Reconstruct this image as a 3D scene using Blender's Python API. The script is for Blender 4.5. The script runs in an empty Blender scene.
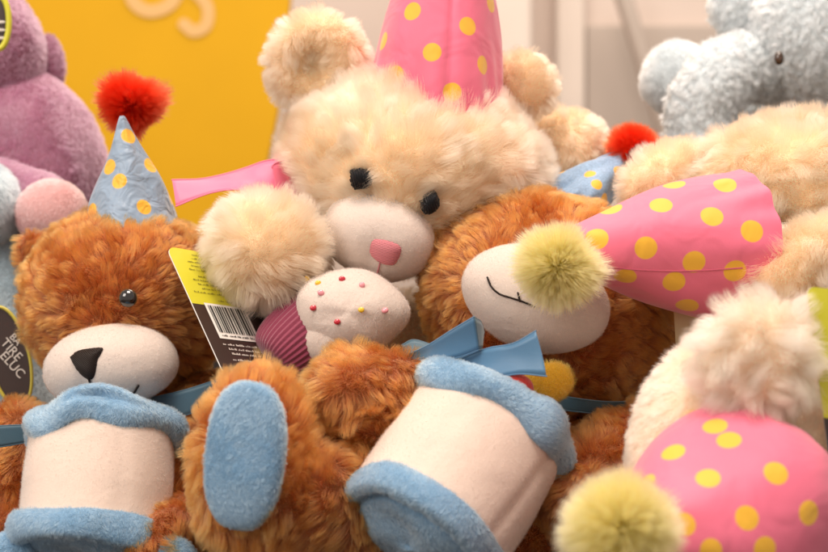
import bpy, bmesh, math
import numpy as np
from mathutils import Vector, Matrix
from mathutils.bvhtree import BVHTree

S = bpy.context.scene
COL = S.collection

# ------------------------------------------------------------------ camera, light, exposure
CAMZ = 0.35
PXM = 0.42 / 828 / 0.75            # metres per photo pixel per metre of distance
cam = bpy.data.objects.new('camera', bpy.data.cameras.new('camera'))
COL.objects.link(cam)
cam.location = (0, 0, CAMZ)
cam.rotation_euler = (math.pi / 2, 0, 0)
cam.data.sensor_width = 36
cam.data.lens = 36 * 0.75 / 0.42
cam.data.clip_start = 0.02
cam.data.clip_end = 50
cam.data.dof.use_dof = True
cam.data.dof.focus_distance = 0.725
cam.data.dof.aperture_fstop = 64.3 / 7.0
S.camera = cam

W = bpy.data.worlds.new("World")
S.world = W
W.use_nodes = True
W.node_tree.nodes['Background'].inputs[0].default_value = (1.0, 0.88, 0.80, 1)
W.node_tree.nodes['Background'].inputs[1].default_value = 0.54


def area(name, loc, target, size, power, col, sy=None):
    l = bpy.data.lights.new(name, 'AREA')
    l.shape = 'RECTANGLE'
    l.size = size
    l.size_y = sy or size
    l.energy = power
    l.color = col
    o = bpy.data.objects.new(name, l)
    COL.objects.link(o)
    o.location = loc
    o.rotation_euler = (Vector(target) - Vector(loc)).to_track_quat('-Z', 'Y').to_euler()
    return o


area('ceiling_lamp', (0.0, 0.2, 2.0), (0.02, 0.8, 0.3), 0.8, 30, (1.0, 0.87, 0.77))
area('shop_lamp', (-1.2, -0.5, 1.3), (0.0, 0.8, 0.3), 0.9, 20, (1.0, 0.91, 0.83))
area('rear_lamp', (0.3, 1.7, 2.2), (0.2, 2.6, 0.3), 1.0, 30, (1.0, 0.86, 0.72))

S.view_settings.view_transform = 'Standard'
S.view_settings.look = 'None'
S.view_settings.exposure = 0.15
S.view_settings.gamma = 1.0
S.render.engine = 'CYCLES'
cy = S.cycles
cy.use_denoising = True
cy.max_bounces = 10
cy.diffuse_bounces = 5
cy.glossy_bounces = 5
cy.transmission_bounces = 8
cy.transparent_max_bounces = 8
cy.sample_clamp_indirect = 6
cy.caustics_reflective = False
cy.caustics_refractive = False
S.cycles_curves.shape = 'RIBBONS' if hasattr(S, 'cycles_curves') else 'RIBBONS'

FUR = 1.0                           # density dial
rng = np.random.default_rng(7)


# ------------------------------------------------------------------ placing
def P(px, py, y):
    s = PXM * y
    return np.array([(px - 414) * s, y, CAMZ - (py - 276) * s])


def M(px, y):
    return px * PXM * y


def rotm(roll=0, yaw=0, pitch=0):
    r = Matrix.Rotation(math.radians(roll), 3, 'Y') @ Matrix.Rotation(math.radians(pitch), 3, 'X') @ Matrix.Rotation(math.radians(yaw), 3, 'Z')
    return np.array(r)


# ------------------------------------------------------------------ materials
def lin(c):
    return tuple((x / 12.92 if x <= 0.04045 else ((x + 0.055) / 1.055) ** 2.4) for x in [v / 255 for v in c]) + (1,)


def newmat(name):
    m = bpy.data.materials.new(name)
    m.use_nodes = True
    m.node_tree.nodes.clear()
    return m, m.node_tree.nodes, m.node_tree.links


def fabric(name, col, rough=0.9, scale=900, bump=0.25, sheen=0.35, var=0.12, spec=0.2, big=0.0):
    m, N, L = newmat(name)
    out = N.new('ShaderNodeOutputMaterial')
    b = N.new('ShaderNodeBsdfPrincipled')
    L.new(b.outputs[0], out.inputs[0])
    tc = N.new('ShaderNodeTexCoord')
    n1 = N.new('ShaderNodeTexNoise'); n1.inputs['Scale'].default_value = 45; n1.inputs['Detail'].default_value = 4
    L.new(tc.outputs['Object'], n1.inputs['Vector'])
    mx = N.new('ShaderNodeMix'); mx.data_type = 'RGBA'
    mx.inputs[6].default_value = tuple(c * (1 - var) for c in col[:3]) + (1,)
    mx.inputs[7].default_value = tuple(min(1, c * (1 + var)) for c in col[:3]) + (1,)
    L.new(n1.outputs['Fac'], mx.inputs[0])
    L.new(mx.outputs[2], b.inputs['Base Color'])
    b.inputs['Roughness'].default_value = rough
    b.inputs['Specular IOR Level'].default_value = spec
    b.inputs['Sheen Weight'].default_value = sheen
    b.inputs['Sheen Roughness'].default_value = 0.5
    n2 = N.new('ShaderNodeTexNoise'); n2.inputs['Scale'].default_value = scale; n2.inputs['Detail'].default_value = 3
    L.new(tc.outputs['Object'], n2.inputs['Vector'])
    bp = N.new('ShaderNodeBump'); bp.inputs['Strength'].default_value = bump; bp.inputs['Distance'].default_value = 0.001
    L.new(n2.outputs['Fac'], bp.inputs['Height'])
    if big > 0:
        n3 = N.new('ShaderNodeTexNoise'); n3.inputs['Scale'].default_value = 60; n3.inputs['Detail'].default_value = 2
        n3.inputs['Distortion'].default_value = 1.0
        L.new(tc.outputs['Object'], n3.inputs['Vector'])
        b2 = N.new('ShaderNodeBump'); b2.inputs['Strength'].default_value = big; b2.inputs['Distance'].default_value = 0.006
        L.new(n3.outputs['Fac'], b2.inputs['Height'])
        L.new(b2.outputs[0], bp.inputs['Normal'])
    L.new(bp.outputs[0], b.inputs['Normal'])
    return m


def hair(name, root, tip, rough=0.55, var=0.12, soft=0.0):
    m, N, L = newmat(name)
    out = N.new('ShaderNodeOutputMaterial')
    h = N.new('ShaderNodeBsdfHairPrincipled')
    h.parametrization = 'COLOR'
    h.inputs['Roughness'].default_value = rough
    h.inputs['Radial Roughness'].default_value = 0.7
    h.inputs['Coat'].default_value = 0.0
    hi = N.new('ShaderNodeHairInfo')
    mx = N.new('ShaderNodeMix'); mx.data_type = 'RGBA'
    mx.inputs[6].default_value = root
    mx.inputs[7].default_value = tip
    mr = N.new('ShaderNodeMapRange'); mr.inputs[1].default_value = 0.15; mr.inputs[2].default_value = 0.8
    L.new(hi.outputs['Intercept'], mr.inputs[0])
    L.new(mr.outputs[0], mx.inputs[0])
    hs = N.new('ShaderNodeHueSaturation')
    mr2 = N.new('ShaderNodeMapRange'); mr2.inputs[3].default_value = 1 - var; mr2.inputs[4].default_value = 1 + var
    L.new(hi.outputs['Random'], mr2.inputs[0])
    L.new(mr2.outputs[0], hs.inputs['Value'])
    L.new(mx.outputs[2], hs.inputs['Color'])
    if soft:
        L.new(hs.outputs[0], h.inputs['Color'])
        d = N.new('ShaderNodeBsdfDiffuse'); tr = N.new('ShaderNodeBsdfTranslucent'); ms = N.new('ShaderNodeMixShader')
        ms.inputs[0].default_value = 0.42
        L.new(hs.outputs[0], d.inputs['Color']); L.new(hs.outputs[0], tr.inputs['Color'])
        L.new(d.outputs[0], ms.inputs[1]); L.new(tr.outputs[0], ms.inputs[2]); m2 = N.new('ShaderNodeMixShader'); m2.inputs[0].default_value = soft
        L.new(h.outputs[0], m2.inputs[1]); L.new(ms.outputs[0], m2.inputs[2]); L.new(m2.outputs[0], out.inputs[0])
        return m
    L.new(hs.outputs[0], h.inputs['Color'])
    L.new(h.outputs[0], out.inputs[0])
    return m


def plain(name, col, rough=0.5, spec=0.5, metal=0.0, coat=0.0):
    m, N, L = newmat(name)
    out = N.new('ShaderNodeOutputMaterial')
    b = N.new('ShaderNodeBsdfPrincipled')
    L.new(b.outputs[0], out.inputs[0])
    tc = N.new('ShaderNodeTexCoord')
    n1 = N.new('ShaderNodeTexNoise'); n1.inputs['Scale'].default_value = 9; n1.inputs['Detail'].default_value = 5
    L.new(tc.outputs['Object'], n1.inputs['Vector'])
    mx = N.new('ShaderNodeMix'); mx.data_type = 'RGBA'
    mx.inputs[6].default_value = tuple(c * 0.94 for c in col[:3]) + (1,)
    mx.inputs[7].default_value = tuple(min(1, c * 1.05) for c in col[:3]) + (1,)
    L.new(n1.outputs['Fac'], mx.inputs[0]); L.new(mx.outputs[2], b.inputs['Base Color'])
    b.inputs['Roughness'].default_value = rough
    b.inputs['Specular IOR Level'].default_value = spec
    b.inputs['Metallic'].default_value = metal
    b.inputs['Coat Weight'].default_value = coat
    return m


def satin(name, col, rough=0.5):
    m, N, L = newmat(name)
    out = N.new('ShaderNodeOutputMaterial')
    b = N.new('ShaderNodeBsdfPrincipled')
    L.new(b.outputs[0], out.inputs[0])
    b.inputs['Base Color'].default_value = col
    b.inputs['Roughness'].default_value = rough
    b.inputs['Anisotropic'].default_value = 0.8
    b.inputs['Specular IOR Level'].default_value = 0.5
    b.inputs['Sheen Weight'].default_value = 0.3
    tc = N.new('ShaderNodeTexCoord')
    w = N.new('ShaderNodeTexNoise'); w.inputs['Scale'].default_value = 2500
    L.new(tc.outputs['Object'], w.inputs['Vector'])
    bp = N.new('ShaderNodeBump'); bp.inputs['Strength'].default_value = 0.12; bp.inputs['Distance'].default_value = 0.0004
    L.new(w.outputs['Fac'], bp.inputs['Height'])
    w2 = N.new('ShaderNodeTexNoise'); w2.inputs['Scale'].default_value = 70; w2.inputs['Detail'].default_value = 2
    L.new(tc.outputs['Object'], w2.inputs['Vector'])
    b2 = N.new('ShaderNodeBump'); b2.inputs['Strength'].default_value = 0.06; b2.inputs['Distance'].default_value = 0.003
    L.new(w2.outputs['Fac'], b2.inputs['Height']); L.new(b2.outputs[0], bp.inputs['Normal'])
    L.new(bp.outputs[0], b.inputs['Normal'])
    return m


def thread(name, col, scale=1400, rot=(0, 0, 0), rough=0.5):
    m, N, L = newmat(name)
    out = N.new('ShaderNodeOutputMaterial')
    b = N.new('ShaderNodeBsdfPrincipled')
    L.new(b.outputs[0], out.inputs[0])
    tc = N.new('ShaderNodeTexCoord')
    mp = N.new('ShaderNodeMapping'); mp.inputs['Rotation'].default_value = rot
    L.new(tc.outputs['Object'], mp.inputs['Vector'])
    w = N.new('ShaderNodeTexWave'); w.inputs['Scale'].default_value = scale / 6.28; w.inputs['Distortion'].default_value = 1.5
    w.inputs['Detail'].default_value = 2; w.inputs['Detail Scale'].default_value = 0.6
    L.new(mp.outputs[0], w.inputs['Vector'])
    mx = N.new('ShaderNodeMix'); mx.data_type = 'RGBA'
    mx.inputs[6].default_value = tuple(c * 0.75 for c in col[:3]) + (1,)
    mx.inputs[7].default_value = tuple(min(1, c * 1.15) for c in col[:3]) + (1,)
    L.new(w.outputs['Fac'], mx.inputs[0]); L.new(mx.outputs[2], b.inputs['Base Color'])
    b.inputs['Roughness'].default_value = rough
    b.inputs['Specular IOR Level'].default_value = 0.25
    bp = N.new('ShaderNodeBump'); bp.inputs['Strength'].default_value = 0.8; bp.inputs['Distance'].default_value = 0.0006
    L.new(w.outputs['Fac'], bp.inputs['Height']); L.new(bp.outputs[0], b.inputs['Normal'])
    return m


def dotted(name, col, dot, pts, rad, glitter=False, rough=0.58, crush=(32, .24)):
    """printed satin: round dots at given object-space points"""
    m, N, L = newmat(name)
    out = N.new('ShaderNodeOutputMaterial')
    b = N.new('ShaderNodeBsdfPrincipled')
    L.new(b.outputs[0], out.inputs[0])
    tc = N.new('ShaderNodeTexCoord')
    prev = None
    for p, r in pts:
        d = N.new('ShaderNodeVectorMath'); d.operation = 'DISTANCE'
        L.new(tc.outputs['Object'], d.inputs[0]); d.inputs[1].default_value = tuple(p)
        k = N.new('ShaderNodeMath'); k.operation = 'DIVIDE'; L.new(d.outputs['Value'], k.inputs[0]); k.inputs[1].default_value = r
        if prev is None:
            prev = k
        else:
            mn = N.new('ShaderNodeMath'); mn.operation = 'MINIMUM'
            L.new(prev.outputs[0], mn.inputs[0]); L.new(k.outputs[0], mn.inputs[1]); prev = mn
    mr = N.new('ShaderNodeMapRange'); mr.inputs[1].default_value = 0.95; mr.inputs[2].default_value = 1.05
    mr.inputs[3].default_value = 1; mr.inputs[4].default_value = 0
    L.new(prev.outputs[0], mr.inputs[0])
    base = N.new('ShaderNodeMix'); base.data_type = 'RGBA'
    n1 = N.new('ShaderNodeTexNoise')
    n1.inputs['Scale'].default_value = 900 if glitter else 60
    L.new(tc.outputs['Object'], n1.inputs['Vector'])
    f = 0.45 if glitter else 0.07
    base.inputs[6].default_value = tuple(c * (1 - f) for c in col[:3]) + (1,)
    base.inputs[7].default_value = tuple(min(1, c * (1 + f)) for c in col[:3]) + (1,)
    L.new(n1.outputs['Fac'], base.inputs[0])
    mx = N.new('ShaderNodeMix'); mx.data_type = 'RGBA'
    L.new(mr.outputs[0], mx.inputs[0]); L.new(base.outputs[2], mx.inputs[6]); mx.inputs[7].default_value = dot
    L.new(mx.outputs[2], b.inputs['Base Color'])
    b.inputs['Roughness'].default_value = rough
    b.inputs['Sheen Weight'].default_value = 0.3
    b.inputs['Specular IOR Level'].default_value = 0.35
    n2 = N.new('ShaderNodeTexNoise'); n2.inputs['Scale'].default_value = 1800
    L.new(tc.outputs['Object'], n2.inputs['Vector'])
    n3 = N.new('ShaderNodeTexNoise'); n3.inputs['Scale'].default_value = crush[0]; n3.inputs['Distortion'].default_value = 0.8; n3.inputs['Detail'].default_value = 2
    L.new(tc.outputs['Object'], n3.inputs['Vector'])
    b1 = N.new('ShaderNodeBump'); b1.inputs['Strength'].default_value = crush[1]; b1.inputs['Distance'].default_value = 0.005
    L.new(n3.outputs['Fac'], b1.inputs['Height'])
    b2 = N.new('ShaderNodeBump'); b2.inputs['Strength'].default_value = 0.15; b2.inputs['Distance'].default_value = 0.0005
    L.new(n2.outputs['Fac'], b2.inputs['Height']); L.new(b1.outputs[0], b2.inputs['Normal'])
    L.new(b2.outputs[0], b.inputs['Normal'])
    return m


C_CREAM = (0.82, 0.60, 0.38, 1)
C_BROWN = (0.43, 0.165, 0.042, 1)
C_MUZ = (0.61, 0.51, 0.445, 1)
C_BLUE = (0.17, 0.29, 0.42, 1)
C_PINK = (0.76, 0.15, 0.24, 1)
C_YEL = (0.78, 0.42, 0.03, 1)

MT = {}
MT['cream_skin'] = fabric('cream_backing', C_CREAM)
MT['cream'] = hair('cream_fur', (0.985, 0.575, 0.335, 1), (0.998, 0.672, 0.425, 1), soft=.1, var=.04)
MT['pale_skin'] = fabric('pale_backing', (0.85, 0.64, 0.46, 1))
MT['pale'] = hair('pale_fur', (0.985, 0.65, 0.44, 1), (0.998, 0.745, 0.53, 1), soft=.08, var=.03)
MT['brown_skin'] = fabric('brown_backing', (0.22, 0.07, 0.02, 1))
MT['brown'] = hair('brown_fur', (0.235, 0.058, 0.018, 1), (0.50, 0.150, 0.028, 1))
MT['muz_skin'] = fabric('velour', C_MUZ, bump=0.16, scale=800, var=.03, big=.14)
MT['muz'] = hair('velour_pile', (0.70, 0.56, 0.48, 1), (0.74, 0.60, 0.52, 1), var=0.02)
MT['blue_skin'] = fabric('blue_minky', C_BLUE, bump=0.3)
MT['blue'] = hair('blue_pile', (0.15, 0.265, 0.40, 1), (0.235, 0.375, 0.51, 1), var=0.08)
MT['band_skin'] = fabric('white_minky', (0.68, 0.545, 0.46, 1), bump=0.08, var=.02, big=.12)
MT['band'] = hair('white_pile', (0.74, 0.56, 0.45, 1), (0.78, 0.60, 0.49, 1), var=0.02)
MT['grey_skin'] = fabric('grey_blue_fleece', (0.50, 0.57, 0.60, 1))
MT['grey'] = hair('grey_fleece_pile', (0.54, 0.61, 0.64, 1), (0.72, 0.82, 0.88, 1))
MT['slate_skin'] = fabric('slate_plush', (0.34, 0.44, 0.50, 1))
MT['slate'] = hair('slate_pile', (0.32, 0.42, 0.48, 1), (0.48, 0.59, 0.65, 1))
MT['purple_skin'] = fabric('purple_plush', (0.27, 0.11, 0.16, 1))
MT['purple'] = hair('purple_pile', (0.27, 0.11, 0.18, 1), (0.45, 0.215, 0.315, 1))
MT['pinkfoot_skin'] = fabric('pink_plush', (0.56, 0.30, 0.29, 1))
MT['pinkfoot'] = hair('pink_pile', (0.52, 0.26, 0.26, 1), (0.64, 0.37, 0.35, 1))
MT['red_skin'] = fabric('red_core', (0.5, 0.02, 0.01, 1))
MT['red'] = hair('red_pompom_fibre', (0.85, 0.03, 0.012, 1), (0.95, 0.06, 0.018, 1), rough=0.4, soft=.2)
MT['lemon_skin'] = fabric('lemon_core', (0.6, 0.45, 0.06, 1))
MT['lemon'] = hair('lemon_pompom_fibre', (0.985, 0.62, 0.10, 1), (0.999, 0.75, 0.25, 1), soft=.12)
MT['gold_skin'] = fabric('gold_felt', (0.72, 0.38, 0.03, 1))
MT['gold'] = hair('gold_pile', (0.66, 0.34, 0.03, 1), (0.80, 0.48, 0.05, 1))
MT['redfelt'] = fabric('red_felt', (0.50, 0.03, 0.02, 1), bump=0.4)
MT['black_thread'] = thread('black_thread', (0.004, 0.004, 0.006, 1), 1700, (0, 0.3, 0))
MT['brown_thread'] = thread('brown_thread', (0.018, 0.009, 0.006, 1), 2600, (0, 0.9, 0))
MT['pink_thread'] = thread('pink_thread', (0.72, 0.24, 0.27, 1), 2500, (0, 1.3, 0))
MT['eye_plastic'] = plain('eye_plastic', (0.012, 0.009, 0.008, 1), rough=0.08, coat=1.0)
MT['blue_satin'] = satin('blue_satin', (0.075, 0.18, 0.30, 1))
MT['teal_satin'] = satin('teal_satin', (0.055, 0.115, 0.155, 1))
MT['pink_satin'] = satin('pink_satin', (0.82, 0.17, 0.29, 1), 0.5)
MT['lime'] = plain('lime_card', (0.60, 0.56, 0.03, 1), rough=0.35)
MT['dark_card'] = plain('dark_brown_card', (0.040, 0.022, 0.018, 1), rough=0.32)
MT['white_card'] = plain('white_card', (0.80, 0.76, 0.70, 1), rough=0.5)
MT['cream_card'] = plain('cream_card', (0.62, 0.50, 0.28, 1), rough=0.5)
MT['ink'] = plain('black_ink', (0.02, 0.018, 0.016, 1), rough=0.6)
MT['pale_ink'] = plain('pale_ink', (0.62, 0.56, 0.50, 1), rough=0.6)
MT['olive_ink'] = plain('olive_ink', (0.16, 0.14, 0.015, 1), rough=0.6)


# ------------------------------------------------------------------ objects
def thing(name, label, cat, base, group=None):
    o = bpy.data.objects.new(name, None)
    COL.objects.link(o)
    o.location = tuple(base)
    o.empty_display_size = 0.02
    o['label'] = label
    o['category'] = cat
    if group:
        o['group'] = group
    return o


def tag(o, label, cat, group=None):
    o['label'] = label
    o['category'] = cat
    if group:
        o['group'] = group
    return o


WORLD = {}


def wloc(o):
    v = np.zeros(3)
    while o is not None:
        v = v + np.array(o.location)
        o = o.parent
    return v


def mesh_obj(name, V, F, mats, parent=None, origin=None, smooth=True, fmat=None):
    """world-space vertices -> object with its own origin, parented"""
    V = np.asarray(V, float)
    if origin is None:
        origin = (V.min(0) + V.max(0)) / 2
    me = bpy.data.meshes.new(name)
    me.from_pydata((V - origin).tolist(), [], [list(f) for f in F])
    if not isinstance(mats, (list, tuple)):
        mats = [mats]
    for m in mats:
        me.materials.append(m)
    if fmat is not None:
        me.polygons.foreach_set('material_index', fmat)
    me.polygons.foreach_set('use_smooth', [smooth] * len(me.polygons))
    me.update()
    o = bpy.data.objects.new(name, me)
    COL.objects.link(o)
    if parent is not None:
        o.parent = parent
        o.location = tuple(origin - wloc(parent))
    else:
        o.location = tuple(origin)
    return o


_ICO = {}


def ico(n=5):
    if n not in _ICO:
        bm = bmesh.new()
        bmesh.ops.create_icosphere(bm, subdivisions=n, radius=1)
        bm.verts.ensure_lookup_table()
        V = np.array([v.co[:] for v in bm.verts])
        F = [[v.index for v in f.verts] for f in bm.faces]
        bm.free()
        _ICO[n] = (V / np.linalg.norm(V, axis=1)[:, None], F)
    return _ICO[n]


def nz(p, freq, seed, oct=3):
    """smooth vector noise from sums of sines, p (n,3) -> (n,3) about -1..1"""
    r = np.random.default_rng(seed)
    out = np.zeros((len(p), 3))
    for k in range(5 * oct):
        d = r.normal(size=3)
        d /= np.linalg.norm(d)
        f = freq * (0.7 + 0.9 * r.random()) * (1.7 ** (k // 5))
        a = r.normal(size=3) * (0.6 ** (k // 5))
        out += np.sin(p @ d * f * 6.283 + r.random() * 6.283)[:, None] * a[None]
    return out / 2.6


def blob(name, parent, c, r, mat, roll=0, yaw=0, pitch=0, lump=0.03, seed=0, deform=None, n=5, sq=2.0):
    """c=(px,py,y); r=(rx,ry_depth,rz) in photo pixels"""
    V, F = ico(n)
    V = V.copy()
    if sq != 2.0:
        k = (np.abs(V) ** sq).sum(1) ** (-1 / sq)
        V = V * k[:, None]
    if deform is not None:
        V = deform(V)
    if lump:
        V = V * (1 + lump * nz(V, 0.35, seed + 11, 2)[:, :1])
    rr = np.array([M(r[0], c[2]), M(r[1], c[2]), M(r[2], c[2])])
    ctr = P(*c)
    Wd = (V * rr) @ rotm(roll, yaw, pitch).T + ctr
    return mesh_obj(name, Wd, F, mat, parent, origin=ctr)


def catmull(pts, n):
    pts = np.asarray(pts, float)
    if len(pts) < 3:
        t = np.linspace(0, 1, n)[:, None]
        return pts[0] * (1 - t) + pts[-1] * t
    p = np.vstack([2 * pts[0] - pts[1], pts, 2 * pts[-1] - pts[-2]])
    out = []
    u = np.linspace(0, len(pts) - 1, n)
    for x in u:
        i = min(int(x), len(pts) - 2)
        t = x - i
        a, b, c, d = p[i], p[i + 1], p[i + 2], p[i + 3]
        out.append(0.5 * (2 * b + (c - a) * t + (2 * a - 5 * b + 4 * c - d) * t * t + (3 * b - a - 3 * c + d) * t ** 3))
    return np.array(out)


def tube(path, rad, ns=24, cap=True, flat=None):
    """path (n,3), rad (n,) -> V,F with rounded ends"""
    path = np.asarray(path, float)
    rad = np.asarray(rad, float)
    if cap:
        t0 = path[0] - path[1]; t0 /= np.linalg.norm(t0)
        t1 = path[-1] - path[-2]; t1 /= np.linalg.norm(t1)
        a = np.linspace(0, math.pi / 2, 9)[1:]
        pre = [path[0] + t0 * rad[0] * math.sin(x) for x in a][::-1]
        prr = [max(rad[0] * math.cos(x), 1e-5) for x in a][::-1]
        post = [path[-1] + t1 * rad[-1] * math.sin(x) for x in a]
        por = [max(rad[-1] * math.cos(x), 1e-5) for x in a]
        path = np.vstack([pre, path, post]); rad = np.concatenate([prr, rad, por])
    n = len(path)
    T = np.gradient(path, axis=0); T /= np.linalg.norm(T, axis=1)[:, None]
    up = np.array([0.13, 1.0, 0.21])
    V = []
    u = np.cross(T[0], up); u /= np.linalg.norm(u)
    th = np.linspace(0, 2 * math.pi, ns, endpoint=False)
    for i in range(n):
        u = u - T[i] * (u @ T[i]); u /= np.linalg.norm(u)
        w = np.cross(T[i], u)
        V.append(path[i] + rad[i] * (np.cos(th)[:, None] * u + np.sin(th)[:, None] * w))
    V = np.vstack(V)
    F = []
    for i in range(n - 1):
        for j in range(ns):
            k = (j + 1) % ns
            F.append((i * ns + j, i * ns + k, (i + 1) * ns + k, (i + 1) * ns + j))
    F.append(tuple(range(ns))[::-1]); F.append(tuple((n - 1) * ns + j for j in range(ns)))
    return V, F


def limb(name, parent, pts, mat, lump=0.05, seed=0):
    """pts: (px,py,y,radius px)"""
    C = np.array([P(a, b, c) for a, b, c, d in pts])
    R = np.array([[M(d, c)] * 3 for a, b, c, d in pts])
    path = catmull(C, 26); rad = catmull(R, 26)[:, 0]
    V, F = tube(path, rad, 28)
    V = V + nz(V, 12, seed + 5, 2) * lump * rad.mean()
    return mesh_obj(name, V, F, mat, parent)


def basis(axis, hint=(0, 1, 0)):
    a = np.asarray(axis, float); a /= np.linalg.norm(a)
    e1 = np.cross(np.asarray(hint, float), a)
    if np.linalg.norm(e1) < 1e-3:
        e1 = np.cross((1, 0, 0), a)
    e1 /= np.linalg.norm(e1)
    return e1, np.cross(a, e1), a


def lathe(name, parent, center, axis, prof, mat, nseg=96, nprof=40, deform=None, seed=0, lump=0.0):
    """prof: (r,h) in metres along axis; closed at r=0 ends if given"""
    pr = catmull([(a, b, 0) for a, b in prof], nprof)[:, :2]
    pr[:, 0] = np.maximum(pr[:, 0], 1e-5)
    e1, e2, a = basis(axis)
    th = np.linspace(0, 2 * math.pi, nseg, endpoint=False)
    TH, R = np.meshgrid(th, pr[:, 0]); _, H = np.meshgrid(th, pr[:, 1])
    if deform is not None:
        R, H = deform(TH, R, H)
    V = np.asarray(center) + (R * np.cos(TH))[..., None] * e1 + (R * np.sin(TH))[..., None] * e2 + H[..., None] * a
    V = V.reshape(-1, 3)
    if lump:
        V = V + nz(V, 14, seed + 3, 2) * lump
    F = []
    for i in range(len(pr) - 1):
        for j in range(nseg):
            k = (j + 1) % nseg
            F.append((i * nseg + j, i * nseg + k, (i + 1) * nseg + k, (i + 1) * nseg + j))
    Q = np.array(F)
    cc = V.mean(0)
    vol = (np.cross(V[Q[:, 1]] - V[Q[:, 0]], V[Q[:, 3]] - V[Q[:, 0]]) * (V[Q[:, 0]] - cc)).sum()
    if vol < 0:
        F = [q[::-1] for q in F]
    return mesh_obj(name, V, F, mat, parent)


def world_tris(o):
    me = o.data
    n = len(me.vertices)
    V = np.empty(n * 3); me.vertices.foreach_get('co', V); V = V.reshape(-1, 3)
    me.calc_loop_triangles()
    T = np.empty(len(me.loop_triangles) * 3, dtype=np.int32); me.loop_triangles.foreach_get('vertices', T); T = T.reshape(-1, 3)
    NV = np.empty(n * 3); me.vertices.foreach_get('normal', NV); NV = NV.reshape(-1, 3)
    return V + wloc(o), T, NV


_BVH = {}


def on(o, px, py, lift=0.0):
    """point of a mesh seen through a photo pixel (first surface), with its normal"""
    if o.name not in _BVH:
        V, T, _ = world_tris(o)
        _BVH[o.name] = BVHTree.FromPolygons([Vector(v) for v in V], [tuple(int(i) for i in t) for t in T])
    d = Vector(P(px, py, 1.0) - np.array([0, 0, CAMZ])).normalized()
    loc, nrm, i, dist = _BVH[o.name].ray_cast(Vector((0, 0, CAMZ)), d)
    if loc is None:
        loc, nrm, i, dist = _BVH[o.name].find_nearest(Vector((0, 0, CAMZ)) + d * wloc(o)[1])
    if nrm.dot(d) > 0:
        nrm = -nrm
    return np.array(loc) + np.array(nrm) * lift, np.array(nrm)


def worley(p, s, seed):
    ip = np.floor(p / s).astype(np.int64)
    best = np.full(len(p), 1e9); bid = np.zeros(len(p), np.int64)
    for dx in (-1, 0, 1):
        for dy in (-1, 0, 1):
            for dz in (-1, 0, 1):
                c = ip + (dx, dy, dz)
                h = (c[:, 0] * 73856093) ^ (c[:, 1] * 19349663) ^ (c[:, 2] * 83492791) ^ (seed * 2654435761)
                h = h & 0x7fffffff
                r = np.empty((len(p), 3))
                x = h.copy()
                for k in range(3):
                    x = (x * 1103515245 + 12345) & 0x7fffffff
                    r[:, k] = ((x >> 8) & 0xffff) / 65536.0
                d = (((c + r) * s - p) ** 2).sum(1)
                q = d < best
                best[q] = d[q]; bid[q] = h[q]
    u, inv = np.unique(bid, return_inverse=True)
    return inv, len(u)


def unit(v):
    return v / np.maximum(np.linalg.norm(v, axis=-1, keepdims=True), 1e-9)


FURLIST = []


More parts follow.
